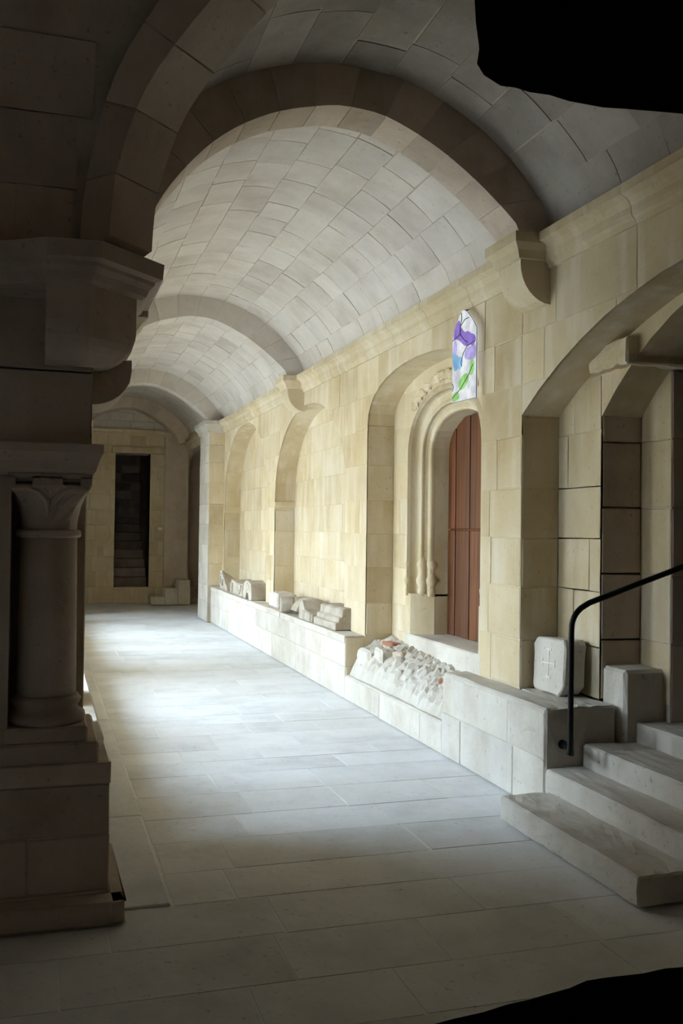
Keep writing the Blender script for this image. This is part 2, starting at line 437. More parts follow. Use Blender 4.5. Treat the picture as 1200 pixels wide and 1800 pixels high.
def arch4P(i, r, side, dy):
    a, b = lerp(ARC, i), lerp(VLT, i)
    a = (1.575 + (a[0] - 1.575) * .98, 3.47 + (a[1] - 3.47) * 1.03 if a[1] > 3.47 else a[1]); a = (a[0], min(a[1], b[1] - .05))
    if r not in (0, 1): r = r / max(.05, math.dist(a, b))
    return (a[0] + (b[0] - a[0]) * r, (YF + .02 if side else YF - .45) + dy, a[1] + (b[1] - a[1]) * r)
arch4 = arch_ring('trim_4', arch4P, ARC, VLT, 13, 'brown', 'dark arch against the end wall of the gallery')
HW = .165
def diagP(i, r, side, dy):
    a, b = lerp(ARC, i), lerp(VLT, i)
    t = a[0] - XL
    if t < 1.45: t -= .14 * (1 - (t - .25) / 1.2)
    a = (XL + t, a[1])
    if r not in (0, 1): r = r / max(.05, math.dist(a, b))
    X = a[0] + (b[0] - a[0]) * r; Z = a[1] + (b[1] - a[1]) * r
    o = (-.10 if side == 0 else HW) + dy
    return (X + o * .7071, diagY(X) + o * .7071, Z)
rib = arch_ring('trim_5', diagP, ARC, VLT, 13, 'brown', 'diagonal rib rising from the corner pier across the corner bay')

# ------------------------------------------------------------ setting: right wall
mpW = lambda s, t, d: (W - d, s, t)
H_portal = seg_hole(1.62, 5.60, -.05, 2.35, 2.95)
H_door = arch_hole(6.19, 8.70, -.05, 2.60, 3.04, p=2.2)
H_nA = arch_hole(9.37, 12.50, ZB - .002, 1.95, 3.06, p=2.15)
H_nB = arch_hole(12.95, 16.20, ZB - .002, 1.96, 3.20, p=2.15)
holesW = [H_portal, H_door, H_nA, H_nB]
front = diff([[(1.35, -.05), (16.5, -.05), (16.5, 3.6), (1.35, 3.6)]], holesW)
wr = slab_pieces('wall_right', front, mpW, -.27, -.0, 'wall')
struct(wr, 'right hand ochre stone wall with arched recesses')
mp2 = lambda s, t, d: (W + .27 - d, s, t)
H_in = seg_hole(2.1, 5.10, -.05, 2.30, 2.95)
DC, DO, DI = 7.50, .78, .60           # door centre, outer and inner half width
H_dOut = arch_hole(DC - DO, DC + DO, .65, 2.28, 2.80, p=2.2)
back = diff([[(1.35, -.05), (18.5, -.05), (18.5, 3.6), (1.35, 3.6)]], [H_in, H_dOut])
slab_pieces('backing', back, mp2, -.30, 0, 'wall', wr)
courses = [ZB, .90, 1.24, 1.56, 1.88, 2.22, 2.55, 2.87, 3.24]
ashlar(wr, mpW, 5.60, 16.5, 0, 0, None, (.45, .85), 'wall', holes=holesW, seed=21, tlist=courses, gap=.0045, proud=.004)
ashlar(wr, mpW, 2.0, 5.60, 0, 0, None, (.5, .9), 'wall', holes=holesW, seed=22, tlist=[2.22, 2.55, 2.87, 3.24], gap=.0045, proud=.004)
# faces at the back of the recesses
def band(polyhole):
    y0, y1 = min(p[0] for p in polyhole), max(p[0] for p in polyhole)
    return y0, y1
for H, sd, cs in ((H_nA, 23, courses), (H_nB, 24, courses)):
    y0, y1 = band(H)
    ashlar(wr, mp2, y0, y1, 0, 0, None, (.45, .8), 'wall', seed=sd, tlist=cs, gap=.0045, proud=.004)
ashlar(wr, mp2, 6.19, 8.70, 0, 0, None, (.4, .7), 'wall', holes=[H_dOut], seed=25, tlist=[.30, .65] + courses[1:], gap=.0045, proud=.004)
ashlar(wr, mp2, 5.10, 5.60, 0, 0, None, (.26, .5), 'wall', holes=[H_in], seed=26, tlist=courses, gap=.0045, proud=.004)
# reveals facing the viewer
def reveal(y, x0, x1, sd, cs, mat='wall'):
    f = lambda s, t, d: (s, y - d, t)
    ashlar(wr, f, x0, x1, 0, 0, None, (.4, .5), mat, seed=sd, tlist=cs, gap=.006, proud=.004, stagger=False)
reveal(5.60, W + .004, W + .27, 31, [ZB, .9, 1.24, 1.56, 1.88, 2.34])
reveal(8.70, W + .004, W + .27, 32, [.6, .9, 1.24, 1.56, 1.88, 2.22, 2.59])
reveal(12.50, W + .004, W + .27, 33, [ZB, 1.10, 1.56, 1.84])
reveal(16.20, W + .004, W + .27, 34, [ZB, 1.10, 1.56, 1.84])
# impost blocks on the niche reveals
for y in (12.50, 16.20):
    mb = MB(); prof = [(0, 1.84), (.012, 1.84), (.012, 1.87), (.03, 1.90), (.035, 1.95), (0, 1.95)]
    mb.prism([(W - .005, y - a, z) for a, z in prof], [(W + .27, y - a, z) for a, z in prof]); mb.build('impost', 'wall', wr)
# cornice
CP = [(0, 3.21), (.02, 3.21), (.028, 3.235), (.045, 3.25), (.05, 3.27), (.052, 3.30), (.075, 3.335), (.105, 3.35), (.12, 3.355), (.12, 3.405), (0, 3.405)]
def cornice_r(y0, y1, n):
    for k in range(n):
        a, b = y0 + (y1 - y0) * k / n + .002, y0 + (y1 - y0) * (k + 1) / n - .002
        mb = MB(); mb.prism([(W + .01 - (o + .01 if o else 0), a, z) for o, z in CP], [(W + .01 - (o + .01 if o else 0), b, z) for o, z in CP])
        mb.build('cornice_stone', 'wall', wr)
cornice_r(1.6, Y1, 4); cornice_r(Y1 + AW, Y2, 7); cornice_r(Y2 + AW, Y3, 6); cornice_r(Y3 + AW + .5, YF - .2, 3)
# corbels under the transverse arches
def corbel_right(y, parent, zt=3.40, zb=2.99):
    # bracket with a convex quarter round below
    prof = [(W + .01, zt - .12), (2.745, zt - .12), (2.742, zt - .17)]
    for i in range(9):
        t = math.pi / 2 * i / 8; prof.append((2.742 + (W - 2.742) * (1 - math.cos(t)), (zt - .17) - (zt - .17 - zb) * math.sin(t)))
    prof.append((W + .01, zb))
    mb = MB(); mb.prism([(x, y + .005, z) for x, z in prof], [(x, y + AW - .005, z) for x, z in prof]); mb.build('corbel', 'wall', parent)
    mb = MB(); rings = []
    for o, z in [(.0, zt - .15), (.012, zt - .145), (.02, zt - .12), (.028, zt - .10), (.05, zt - .075), (.06, zt - .06), (.06, zt)]:
        rings.append([(2.735 - o, y - o, z), (2.735 - o, y + AW + o, z), (W + .01, y + AW + o, z), (W + .01, y - o, z)])
    mb.loft(rings); mb.build('impost', 'wall', parent)
corbel_right(Y1, arch1); corbel_right(Y2, arch2)
def corbel_left(y, parent, zt=2.77, zb=2.38):
    prof = [(XL - .01, zt - .10), (.455, zt - .10), (.458, zt - .15)]
    for i in range(9):
        t = math.pi / 2 * i / 8; prof.append((.458 - (.458 - XL) * (1 - math.cos(t)), (zt - .15) - (zt - .15 - zb) * math.sin(t)))
    prof.append((XL - .01, zb))
    mb = MB(); mb.prism([(x, y + .005, z) for x, z in prof], [(x, y + AW - .005, z) for x, z in prof]); mb.build('corbel', 'wall', parent)
    mb = MB(); rings = []
    for o, z in [(.0, zt - .13), (.015, zt - .11), (.03, zt - .09), (.05, zt - .07), (.06, zt - .06), (.06, zt)]:
        rings.append([(.46 + o, y - o, z), (.46 + o, y + AW + o, z), (XL - .01, y + AW + o, z), (XL - .01, y - o, z)])
    mb.loft(rings); mb.build('impost', 'wall', parent)
corbel_left(Y1, arch1); corbel_left(Y2, arch2); corbel_left(Y3, arch3)

# far pilaster carrying the third arch on the right
pil = MB(); pil.box(2.69, W + .3, Y3 - .22, 17.25, 0, 3.22); pil = struct(pil.build('wall_pilaster', 'joint'), 'tall pale pilaster at the far end of the stone bench')
zc = [0, .34, .62, .98, 1.30, 1.66, 2.0, 2.36, 2.70, 3.0, 3.22]
ashlar(pil, lambda s, t, d: (2.69 - d, s, t), Y3 - .23, 17.25, 0, 0, None, (.9, 1.0), 'pale', seed=41, tlist=zc, gap=.006, proud=.006, stagger=False)
ashlar(pil, lambda s, t, d: (s, Y3 - .22 - d, t), 2.685, W, 0, 0, None, (.4, .5), 'wall', seed=42, tlist=zc[2:], gap=.006, proud=.006, stagger=False)
mb = MB(); rings = []
for o, z in [(0, 3.20), (.03, 3.22), (.035, 3.25), (.06, 3.30), (.09, 3.33), (.10, 3.345), (.10, 3.41), (0, 3.41)]:
    rings.append([(2.69 - o, Y3 - .22 - o, z), (W + .3, Y3 - .22 - o, z), (W + .3, 17.25 + o, z), (2.69 - o, 17.25 + o, z)])
mb.loft(rings); mb.build('impost', 'pale', pil)

# ------------------------------------------------------------ portal with the steps
mb = MB()
mb.box(3.50, 4.1, 4.80, 5.40, 0, 2.55)                       # third order of the jamb
mb.box(3.22, 4.1, 5.10, 5.62, 0, 2.20)
pj = struct(mb.build('wall_portal', 'joint'), 'stepped jamb of the dark arched passage at the right')
cs = [ZB, .95, 1.35, 1.75, 2.15, 2.55]
ashlar(pj, lambda s, t, d: (s, 5.10 - d, t), 3.225, 3.50, 0, 0, None, (.4, .5), 'brown', seed=51, tlist=cs, proud=.005, stagger=False)
ashlar(pj, lambda s, t, d: (3.50 - d, s, t), 4.80, 5.10, 0, 0, None, (.4, .5), 'wall', seed=52, tlist=cs, proud=.005, stagger=False)
ashlar(pj, lambda s, t, d: (s, 4.80 - d, t), 3.50, 4.1, 0, 0, None, (.6, .7), 'brown', seed=53, tlist=[.5] + cs[1:], proud=.005, stagger=False)
mb = MB(); mb.box(3.14, 4.1, 4.72, 5.13, 2.56, 2.71); mb.build('impost', 'wall', pj, bevel=.012, sub=3, rough=.018, seed=4)
mb = MB(); mb.box(3.235, 3.85, 4.86, 5.10, 0, .80); mb.build('plinth', 'pale', pj, bevel=.02, sub=2, rough=.008, seed=2)
# enclosing passage behind
mb = MB(); mb.box(5.2, 5.4, 1.0, 6.0, 0, 3.6); mb.box(3.5, 5.3, 5.40, 5.6, 0, 3.6); mb.box(3.5, 5.3, 1.0, 1.2, 0, 3.6); mb.box(3.5, 5.4, 1.0, 5.6, 3.2, 3.6)
mb.box(3.5, 3.8, 1.0, 2.1, 0, 3.3); mb.box(3.63, 3.85, 5.38, 19.0, 0, 3.6)
struct(mb.build('wall_passage', 'brown'), 'unlit walls of the passage beyond the portal')

# steps
st = thing('stone_steps', 'worn stone steps climbing to the right under the iron handrail', 'steps', (2.45, 3.6, 0))
def step(x0, x1, y0, y1, z0, z1, seed):
    mb = MB(); mb.box(x0, x1, y0, y1, z0, z1); return mb.build('step', 'pale', st, bevel=.010, sub=4, rough=.006, seed=seed)
step(2.45, 2.78, 3.57, 4.87, 0, .135, 1)
step(2.75, 3.02, 2.30, 4.91, 0, .256, 2)
step(2.99, 3.34, 2.30, 4.91, 0, .385, 3)
step(3.31, 3.70, 2.30, 4.86, 0, .50, 4)
step(3.68, 4.60, 2.30, 4.80, 0, .62, 5)

# ------------------------------------------------------------ benches
bn = thing('stone_bench', 'long low masonry bench carrying carved fragments below the blind arches', 'bench', (2.75, 12.6, 0))
mb = MB(); mb.box(2.757, W - .006, 8.705, 16.275, 0, ZB - .012); mb.build('core', 'joint', bn)
ashlar(bn, lambda s, t, d: (2.757 - d, s, t), 8.705, 16.28, 0, 0, None, (.7, 1.2), 'pale', seed=61, tlist=[0, .30, ZB - .075], gap=.005, proud=.006, name='bench_block')
ashlar(bn, lambda s, t, d: (t, s, ZB - .012 + d), 8.705, 16.28, 0, 0, None, (.8, 1.3), 'pale', seed=62, tlist=[2.742, W - .004], gap=.006, proud=.011, name='seat_slab')
ashlar(bn, lambda s, t, d: (2.757 - d, s, t), 8.705, 16.28, 0, 0, None, (.8, 1.3), 'pale', seed=63, tlist=[ZB - .075, ZB - .006], gap=.005, proud=.012, name='seat_edge')
ashlar(bn, lambda s, t, d: (s, 8.705 - d, t), 2.757, W + .0, 0, 0, None, (.5, .6), 'wall', seed=64, tlist=[0, .3, ZB - .02], gap=.005, proud=.005, name='bench_block', stagger=False)
b2 = thing('stone_bench', 'short masonry bench block bearing the cross stone beside the steps', 'bench', (2.75, 5.6, 0))
mb = MB(); mb.box(2.757, W - .006, 4.92, 6.39, 0, ZB - .004); mb.box(W - .006, 3.215, 4.92, 5.59, 0, ZB - .004); mb.build('core', 'pale', b2, bevel=.012, sub=3, rough=.008, seed=9)
ashlar(b2, lambda s, t, d: (2.757 - d, s, t), 4.93, 6.39, 0, 0, None, (.5, .9), 'pale', seed=65, tlist=[0, .30, ZB - .03], gap=.004, proud=.007, name='bench_block')
b3 = thing('stone_ledge', 'low pale kerb ledge before the doorway between the two benches', 'ledge', (2.75, 7.5, 0))
mb = MB(); mb.box(2.757, 3.0, 6.385, 8.70, 0, .228); mb.build('core', 'pale', b3, bevel=.01, sub=3, rough=.008, seed=3)
ashlar(b3, lambda s, t, d: (2.757 - d, s, t), 6.40, 8.70, 0, 0, None, (.6, 1.0), 'pale', seed=66, tlist=[0, .215], gap=.004, proud=.006, name='kerb_block')

# rubble under the doorway
mb = MB(); nY, nX = 60, 12; grid = []
for i in range(nY + 1):
    for j in range(nX + 1):
        y = 6.41 + (8.69 - 6.41) * i / nY; x = 2.84 + (3.215 - 2.84) * j / nX
        k = min(1, (j / nX) * 2.2)
        z = .225 + (.10 + .15 * (i / nY)) * k ** .6 + .07 * max(0, j / nX - .45) / .55
        z += .035 * mnoise.noise(Vector((x * 14, y * 14, 3))) + .02 * mnoise.noise(Vector((x * 31, y * 31, 7)))
        xx = x + .03 * mnoise.noise(Vector((y * 7, j, 1)))
        if j == 0: z = .20
        if j == nX: xx = 3.24
        grid.append((xx, y, z))
fs = [(i * (nX + 1) + j, (i + 1) * (nX + 1) + j, (i + 1) * (nX + 1) + j + 1, i * (nX + 1) + j + 1) for i in range(nY) for j in range(nX)]
rb = mesh_obj('rubble_fill', grid, fs, 'pale'); fix_normals(rb)
sol = rb.modifiers.new('solid', 'SOLIDIFY'); sol.thickness = .05; sol.offset = -1
rb['kind'] = 'stuff'; tag(rb, 'crumbling pale rubble and mortar under the door sill', 'rubble')
def rock(name, loc, size, seed, mat='frag', rz=0, parent=None, amp=.16, cuts=2):
    bm = bmesh.new(); bmesh.ops.create_cube(bm, size=1)
    bmesh.ops.bevel(bm, geom=list(bm.edges), offset=.14, segments=1, affect='EDGES')
    bmesh.ops.subdivide_edges(bm, edges=list(bm.edges), cuts=cuts, use_grid_fill=True)
    for v in bm.verts:
        q = v.co * 2.3 + Vector((seed * 5.3, seed * 2.1, seed))
        v.co *= 1 + amp * mnoise.noise(q) + .5 * amp * mnoise.noise(q * 2.5)
    c, s = math.cos(rz), math.sin(rz)
    zmin = min(v.co.z for v in bm.verts)
    for v in bm.verts:
        x, y, z = v.co.x * size[0], v.co.y * size[1], (v.co.z - zmin) * size[2]
        v.co = Vector((x * c - y * s, x * s + y * c, z))
    me = D.meshes.new(name); bm.to_mesh(me); bm.free(); me.materials.append(M[mat])
    o = D.objects.new(name, me); COL.objects.link(o); o.location = loc
    return o
tag(rock('rubble_stone', (2.93, 8.50, .30), (.16, .24, .19), 3, 'pale', .2), 'large rounded rubble stone at the left end against the bench', 'stone', 'loose stones under the door')
tag(rock('rubble_stone', (2.98, 8.22, .35), (.15, .26, .17), 5, 'pale', -.1), 'long pale rubble stone beside the rounded one below the doorway', 'stone', 'loose stones under the door')
tag(rock('brick_fragment', (3.10, 8.42, .50), (.10, .20, .06), 8, 'brick', .2), 'reddish brick fragment lying on top of the rubble', 'brick')
tag(rock('rubble_stone', (3.05, 8.02, .42), (.10, .12, .10), 6, 'brown', .5), 'small brown stone on the rubble behind the long pale one', 'stone', 'loose stones under the door')
tag(rock('rubble_stone', (3.03, 6.98, .37), (.08, .10, .07), 7, 'brick', .9), 'small rusty stone on the rubble near the short bench', 'stone', 'loose stones under the door')

# ------------------------------------------------------------ moulded doorway
dr = struct(D.objects.new('door_1', None)); COL.objects.link(dr); dr.location = (3.22, DC, .65); dr['label'] = 'moulded round headed stone doorway with a brown wooden door'
def door_path(hw, zc, zs=2.28, z0=1.28, n=20, p=2.2):
    b = zc - zs; pts = [(DC + hw, z0), (DC + hw, zs - .25)]
    for i in range(n + 1):
        t = math.pi * i / n; ct, s_ = math.cos(t), math.sin(t)
        pts.append((DC + hw * math.copysign(abs(ct) ** (2 / p), ct), zs + b * s_ ** (2 / p)))
    pts += [(DC - hw, zs - .25), (DC - hw, z0)]
    return pts
def sweep(name, prof, mat, z0):
    """prof: list of (hw, zc, x); lofted surface of the splay along jambs and arch"""
    paths = [[(x, y, z) for y, z in door_path(hw, zc, z0=z0)] for hw, zc, x in prof]
    mb = MB(); n = len(paths[0]); vs = [p for pa in paths for p in pa]
    fs = [(k * n + i, k * n + i + 1, (k + 1) * n + i + 1, (k + 1) * n + i) for k in range(len(paths) - 1) for i in range(n - 1)]
    mb.add(vs, fs); o = mb.build(name, mat, dr, smooth=False)
    return o
# moulding profile from outer face to inner jamb: fillet, hollow, roll, hollow, roll
def roll(h0, z0, x0, h1, z1, x1, bulge, n=6):
    out = []
    for i in range(n + 1):
        t = i / n; b = bulge * math.sin(math.pi * t)
        out.append((h0 + (h1 - h0) * t - b * .7, z0 + (z1 - z0) * t - b * .7, x0 + (x1 - x0) * t - b * .7))
    return out
PF = roll(.82, 2.84, 3.218, .775, 2.80, 3.205, .022, 5) + roll(.770, 2.79, 3.225, .705, 2.725, 3.30, -.035) + roll(.705, 2.725, 3.295, .665, 2.69, 3.325, .028) + [(.655, 2.68, 3.345)] + roll(.65, 2.675, 3.35, .60, 2.62, 3.40, .030) + [(.60, 2.62, 3.42), (.60, 2.62, 3.60)]
sweep('moulding', PF, 'wall', 1.0)
PL = [(.82, 2.84, 3.215), (.72, 2.76, 3.215), (.70, 2.76, 3.24), (.64, 2.70, 3.33), (.60, 2.62, 3.40), (.60, 2.62, 3.60)]
def jamb_base(sgn):
    mb = MB()
    pts = [(h, x) for h, z, x in PL]
    ring = lambda z: [(x, DC + sgn * h, z) for h, x in pts] + [(3.62, DC + sgn * .84, z), (3.215, DC + sgn * .84, z)]
    mb.loft([ring(.65), ring(.98), ring(1.02)]); mb.build('jamb_block', 'wall', dr)
    for (h, x, r) in ((.80, 3.225, .030), (.685, 3.315, .042), (.63, 3.385, .042)):
        mb = MB(); mb.lathe(x, DC + sgn * h, [(r * .9, 1.0), (r * 1.0, 1.06), (r * .8, 1.08), (r * 1.25, 1.12), (r * 1.35, 1.15), (r * .95, 1.18), (r * .8, 1.23), (r * 1.1, 1.27), (r * 1.15, 1.30), (r * .7, 1.33), (r * .6, 1.36)], 16)
        mb.build('colonnette_base', 'wall', dr, smooth=True)
jamb_base(1); jamb_base(-1)
mb = MB(); mb.box(3.20, 3.62, DC - .84, DC + .84, .42, .655); mb.build('sill', 'pale', dr, bevel=.012, sub=2, rough=.008, seed=6)
# eroded label stones above the arch
for k in range(13):
    t = math.pi * (.24 + .50 * k / 12); o = rock('label_stone', (3.215 - 3.22, .86 * math.cos(t), 2.28 + .585 * math.sin(t) - .65), (.045, .15, .075), 20 + k, 'wall', 0, amp=.35); o.parent = dr
leaf = MB(); leaf.box(3.56, 3.60, DC - .62, DC + .62, .65, 2.62); leaf = leaf.build('door_leaf', 'wood', dr)
for k in range(8):
    a = DC - .60 + 1.2 * k / 8 + .004; b = DC - .60 + 1.2 * (k + 1) / 8 - .004
    for z0, z1 in ((.66, 1.60), (1.615, 2.60)):
        mb = MB(); mb.box(3.535 - (.008 if k % 2 else 0), 3.575, a, b, z0, z1); mb.build('plank', 'wood', leaf, bevel=.004)

# ------------------------------------------------------------ reflection of a stained glass window, painted as a glowing panel
wn = struct(D.objects.new('window_reflection', None)); COL.objects.link(wn); wn.location = (2.90, 6.37, 2.45)
wn['label'] = 'painted reflection of a narrow stained glass window in violet, blue, white and green above the door'
YA, YB, ZA, ZS, ZT = 6.165, 6.575, 2.535, 3.03, 3.20
XG = 2.885
def lanc_top(y):
    # ragged lancet head
    t = (y - YA) / (YB - YA)
    return ZS + (ZT - ZS) * max(0, 1 - abs((t - .58) / .58 if t < .58 else (t - .58) / .42) ** 1.5)
outline = [(YA, ZA), (YB, ZA + .01)] + [(YB + (YA - YB) * i / 10, lanc_top(YB + (YA - YB) * i / 10)) for i in range(11)]
def plate(name, pts, x0, x1, mat, parent):
    mb = MB(); mb.prism([(x0, y, z) for y, z in pts], [(x1, y, z) for y, z in pts]); return mb.build(name, mat, parent)
gm = {k: glow_mat('glow_' + k, c, s) for k, c, s in (('white', (.82, .87, .95), .36), ('violet', (.30, .20, .66), .36), ('blue', (.30, .58, .90), .36), ('green', (.34, .70, .22), .36), ('lilac', (.52, .46, .90), .36))}
plate('glow_pane', outline, XG, XG + .012, gm['white'], wn)
def P(u, v): return (YB - u * (YB - YA), ZA + v * (ZT - ZA))
def shape(name, uv, col, lift):
    pts = []
    n = len(uv)
    for i in range(n):                      # smooth closed outline
        p0, p1, p2, p3 = uv[i - 1], uv[i], uv[(i + 1) % n], uv[(i + 2) % n]
        for k in range(4):
            t = k / 4
            pts.append(P(*[.5 * (2 * p1[j] + (-p0[j] + p2[j]) * t + (2 * p0[j] - 5 * p1[j] + 4 * p2[j] - p3[j]) * t * t + (-p0[j] + 3 * p1[j] - 3 * p2[j] + p3[j]) * t ** 3) for j in (0, 1)]))
    plate(name, pts, XG - lift, XG, gm[col], wn)
shape('glow_pane', [(.06, .72), (.12, .84), (.28, .90), (.36, .82), (.55, .74), (.90, .68), (.97, .60), (.68, .58), (.52, .60), (.35, .66), (.20, .70)], 'violet', .003)
shape('glow_pane', [(.60, .55), (.95, .56), (.97, .44), (.80, .42), (.55, .46)], 'lilac', .003)
shape('glow_pane', [(.03, .56), (.22, .52), (.33, .44), (.26, .38), (.10, .36), (.03, .44)], 'blue', .003)
shape('glow_pane', [(.28, .20), (.42, .27), (.62, .29), (.70, .22), (.52, .14), (.36, .13)], 'green', .003)
shape('glow_pane', [(.82, .42), (.93, .38), (.90, .28), (.80, .25), (.74, .30)], 'green', .004)
shape('glow_pane', [(.04, .10), (.24, .12), (.32, .05), (.12, .02), (.04, .03)], 'green', .003)
shape('glow_pane', [(.10, .70), (.18, .66), (.20, .58), (.12, .50), (.05, .52), (.04, .62)], 'lilac', .0025)
shape('glow_pane', [(.58, .74), (.74, .72), (.92, .62), (.88, .56), (.72, .60), (.60, .66)], 'violet', .0035)
shape('glow_pane', [(.30, .50), (.44, .46), (.40, .38), (.30, .36), (.24, .42)], 'blue', .0028)
def came(uv):
    mb = MB(); mb.tube([(XG - .006, *P(*q)) for q in uv], .003, 6); mb.build('lead_came', 'lead', wn)
came([(.40, .97), (.42, .90), (.36, .82), (.36, .74), (.04, .70)]); came([(.36, .74), (.52, .66), (.66, .62)])
came([(.95, .60), (.66, .58), (.50, .52), (.40, .42), (.44, .38)]); came([(.36, .82), (.55, .88), (.72, .88)])
came([(.04, .06), (.40, .14), (.72, .26), (.90, .36)]); came([(.04, .22), (.09, .18), (.04, .14)])
mb = MB()
fr = outline
mb.tube([(XG + .004, y, z) for y, z in fr] + [(XG + .004, *fr[0])], .003, 6); mb.build('frame', 'lead', wn)
mb = MB(); mb.tube([(XG + .006, 6.42, 3.19), (W + .01, 6.42, 3.22)], .006, 6); mb.build('hanger', 'lead', wn)  # added mount for the reflection panel

# ------------------------------------------------------------ handrail
hr = thing('handrail', 'bent black iron handrail fixed beside the worn steps', 'handrail', (2.86, 4.85, .39))
YR = 4.765
pts = [(2.862, 4.925, .385), (2.858, 4.84, .382), (2.85, 4.80, .372), (2.838, 4.775, .364), (2.82, YR, .37), (2.826, YR, .39), (2.826, YR, .60), (2.827, YR, 1.03)]
for k in range(1, 8):                          # bend
    t = k / 8 * math.radians(73); r_ = .14
    pts.append((2.827 + r_ * (1 - math.cos(t)), YR, 1.06 + r_ * math.sin(t)))
pts += [(2.94, YR, 1.204), (3.55, YR, 1.405), (4.4, YR, 1.685)]
mb = MB(); mb.tube(pts, .0165, 12); mb.build('rail', 'iron', hr, smooth=True)
mb = MB(); mb.tube([(2.862, 4.922, .385), (2.862, 4.905, .385)], .026, 12); mb.build('wall_flange', 'iron', hr)

# ------------------------------------------------------------ stone with the incised cross
cs_ = thing('cross_stone', 'squared stone block with an incised cross leaning beside the handrail', 'stone block', (3.10, 5.37, ZB))
mb = MB(); oct_ = [(-.135, 0), (.165, .0), (.190, .03), (.195, .29), (.165, .335), (-.165, .345), (-.19, .31), (-.19, .06)]
tilt = .05
def cmap(y, z, x): return (3.02 + x + z * tilt, 5.375 + y, ZB + .002 + z + .025 * (y + .19) * 0)
mb.prism([cmap(y, z, 0) for y, z in oct_], [cmap(y * .96, z * .98, .15) for y, z in oct_]); mb.build('block', 'pale', cs_, bevel=.010, sub=2, rough=.006, seed=12)
mb = MB()
mb.prism([cmap(y, z, -.002) for y, z in ((-.005, .10), (.006, .10), (.007, .27), (-.004, .27))], [cmap(y, z, .01) for y, z in ((-.005, .10), (.006, .10), (.007, .27), (-.004, .27))])
mb.prism([cmap(y, z, -.002) for y, z in ((-.07, .184), (.075, .178), (.075, .187), (-.07, .193))], [cmap(y, z, .01) for y, z in ((-.07, .184), (.075, .178), (.075, .187), (-.07, .193))])
for (y, z, dy, dz) in ((.0, .10, .028, .006), (.003, .27, .028, .006), (-.072, .19, .005, .026), (.076, .183, .005, .026)):
    q = ((y - dy, z - dz), (y + dy, z - dz), (y + dy, z + dz), (y - dy, z + dz)); mb.prism([cmap(*p, -.002) for p in q], [cmap(*p, .01) for p in q])
mb.build('cross', plain('cross_pale', (.72, .69, .62), .9), cs_)

# ------------------------------------------------------------ carved fragments on the bench
FG = 'carved fragments on the long bench'
def frag(name, label, loc, rz=0):
    t = thing(name, label, 'stone fragment', loc, FG); return t
def place(t, mb, name, rz, mat='frag', **k):
    o = mb.build(name, mat, None, **k)
    c, s = math.cos(rz), math.sin(rz)
    for v in o.data.vertices:
        x, y, z = v.co; v.co = (x * c - y * s, x * s + y * c, z)
    o.parent = t; return o
# local frame: x towards the wall, y along the gallery (away), face to the light at x = 0
z0 = ZB + .002
t = frag('carved_fragment', 'leaning triangular slab carved with a meander, farthest of the fragments', (2.86, 15.35, z0))
mb = MB(); mb.prism([(-.05, -.22, 0), (-.05, .40, 0), (-.05, .42, .30), (-.05, .30, .32)], [(.22, -.22, 0), (.22, .40, 0), (.22, .42, .12), (.22, .30, .14)]); place(t, mb, 'slab', 0, bevel=.012, sub=2, rough=.012, seed=31)
for (a, b, c, d) in ((.05, .35, .22, .245), (.30, .35, .07, .22), (.12, .30, .07, .095), (.12, .15, .07, .17)):
    mb = MB(); mb.box(-.068, -.04, a, b, c, d); place(t, mb, 'meander', 0)
t = frag('carved_fragment', 'notched block with stepped edge beside the meander slab', (2.86, 14.55, z0))
mb = MB(); mb.prism([(-.06, y, z) for y, z in ((-.30, 0), (.22, 0), (.25, .08), (.20, .10), (.22, .17), (.12, .21), (-.26, .17))], [(.24, y, z) for y, z in ((-.30, 0), (.22, 0), (.25, .08), (.20, .10), (.22, .17), (.12, .21), (-.26, .17))]); place(t, mb, 'block', 0, bevel=.01, sub=2, rough=.012, seed=32)
for k in range(3):
    mb = MB(); mb.box(-.078, -.05, .02 + .06 * k, .05 + .06 * k, .02, .16); place(t, mb, 'rib', 0)
t = frag('carved_fragment', 'small block carved with a V beside the rounded capital piece', (2.82, 13.92, z0))
mb = MB(); mb.box(-.05, .20, -.20, .20, 0, .185); place(t, mb, 'block', 0, bevel=.015, sub=2, rough=.014, seed=33)
for a, b in (((.14, .15), (0, .04)), ((-.14, .15), (0, .04)), ((.15, .16), (-.15, .16))):
    mb = MB(); mb.tube([(-.055, a[0], a[1]), (-.055, b[0], b[1])], .016, 6); place(t, mb, 'v_carving', 0)
t = frag('carved_fragment', 'rounded white piece with a half round notch below, right of the V block', (2.80, 13.38, z0))
prof = [(-.27, 0), (-.11, 0)] + [(.0 + .11 * math.cos(math.pi - math.pi * i / 8), .09 * math.sin(math.pi * i / 8)) for i in range(9)] + [(.25, 0), (.29, .10), (.25, .13), (.24, .20), (.14, .25), (0, .265), (-.14, .24), (-.25, .22), (-.28, .12)]
mb = MB(); mb.prism([(-.03, y, z) for y, z in prof], [(.20, y, z) for y, z in prof]); place(t, mb, 'block', 0, bevel=.008)
mb = MB(); mb.prism([(-.038, y * .55, .10 + z * .5) for y, z in prof[11:]], [(-.02, y * .55, .10 + z * .5) for y, z in prof[11:]]); place(t, mb, 'raised_face', 0)
t = frag('rough_block', 'rough grey rectangular block in front of the niche pillar', (2.94, 11.95, z0))
mb = MB(); mb.box(-.13, .12, -.23, .23, 0, .185); place(t, mb, 'block', 0, 'vault', bevel=.02, sub=3, rough=.016, seed=35)
t = frag('column_fragment', 'short colonnette drum with a pale round end lying on the bench', (2.83, 11.12, z0))
mb = MB(); ring = lambda x, k: [(x, .10 * k * math.cos(2 * math.pi * i / 20), .098 + .096 * k * math.sin(2 * math.pi * i / 20)) for i in range(20)]
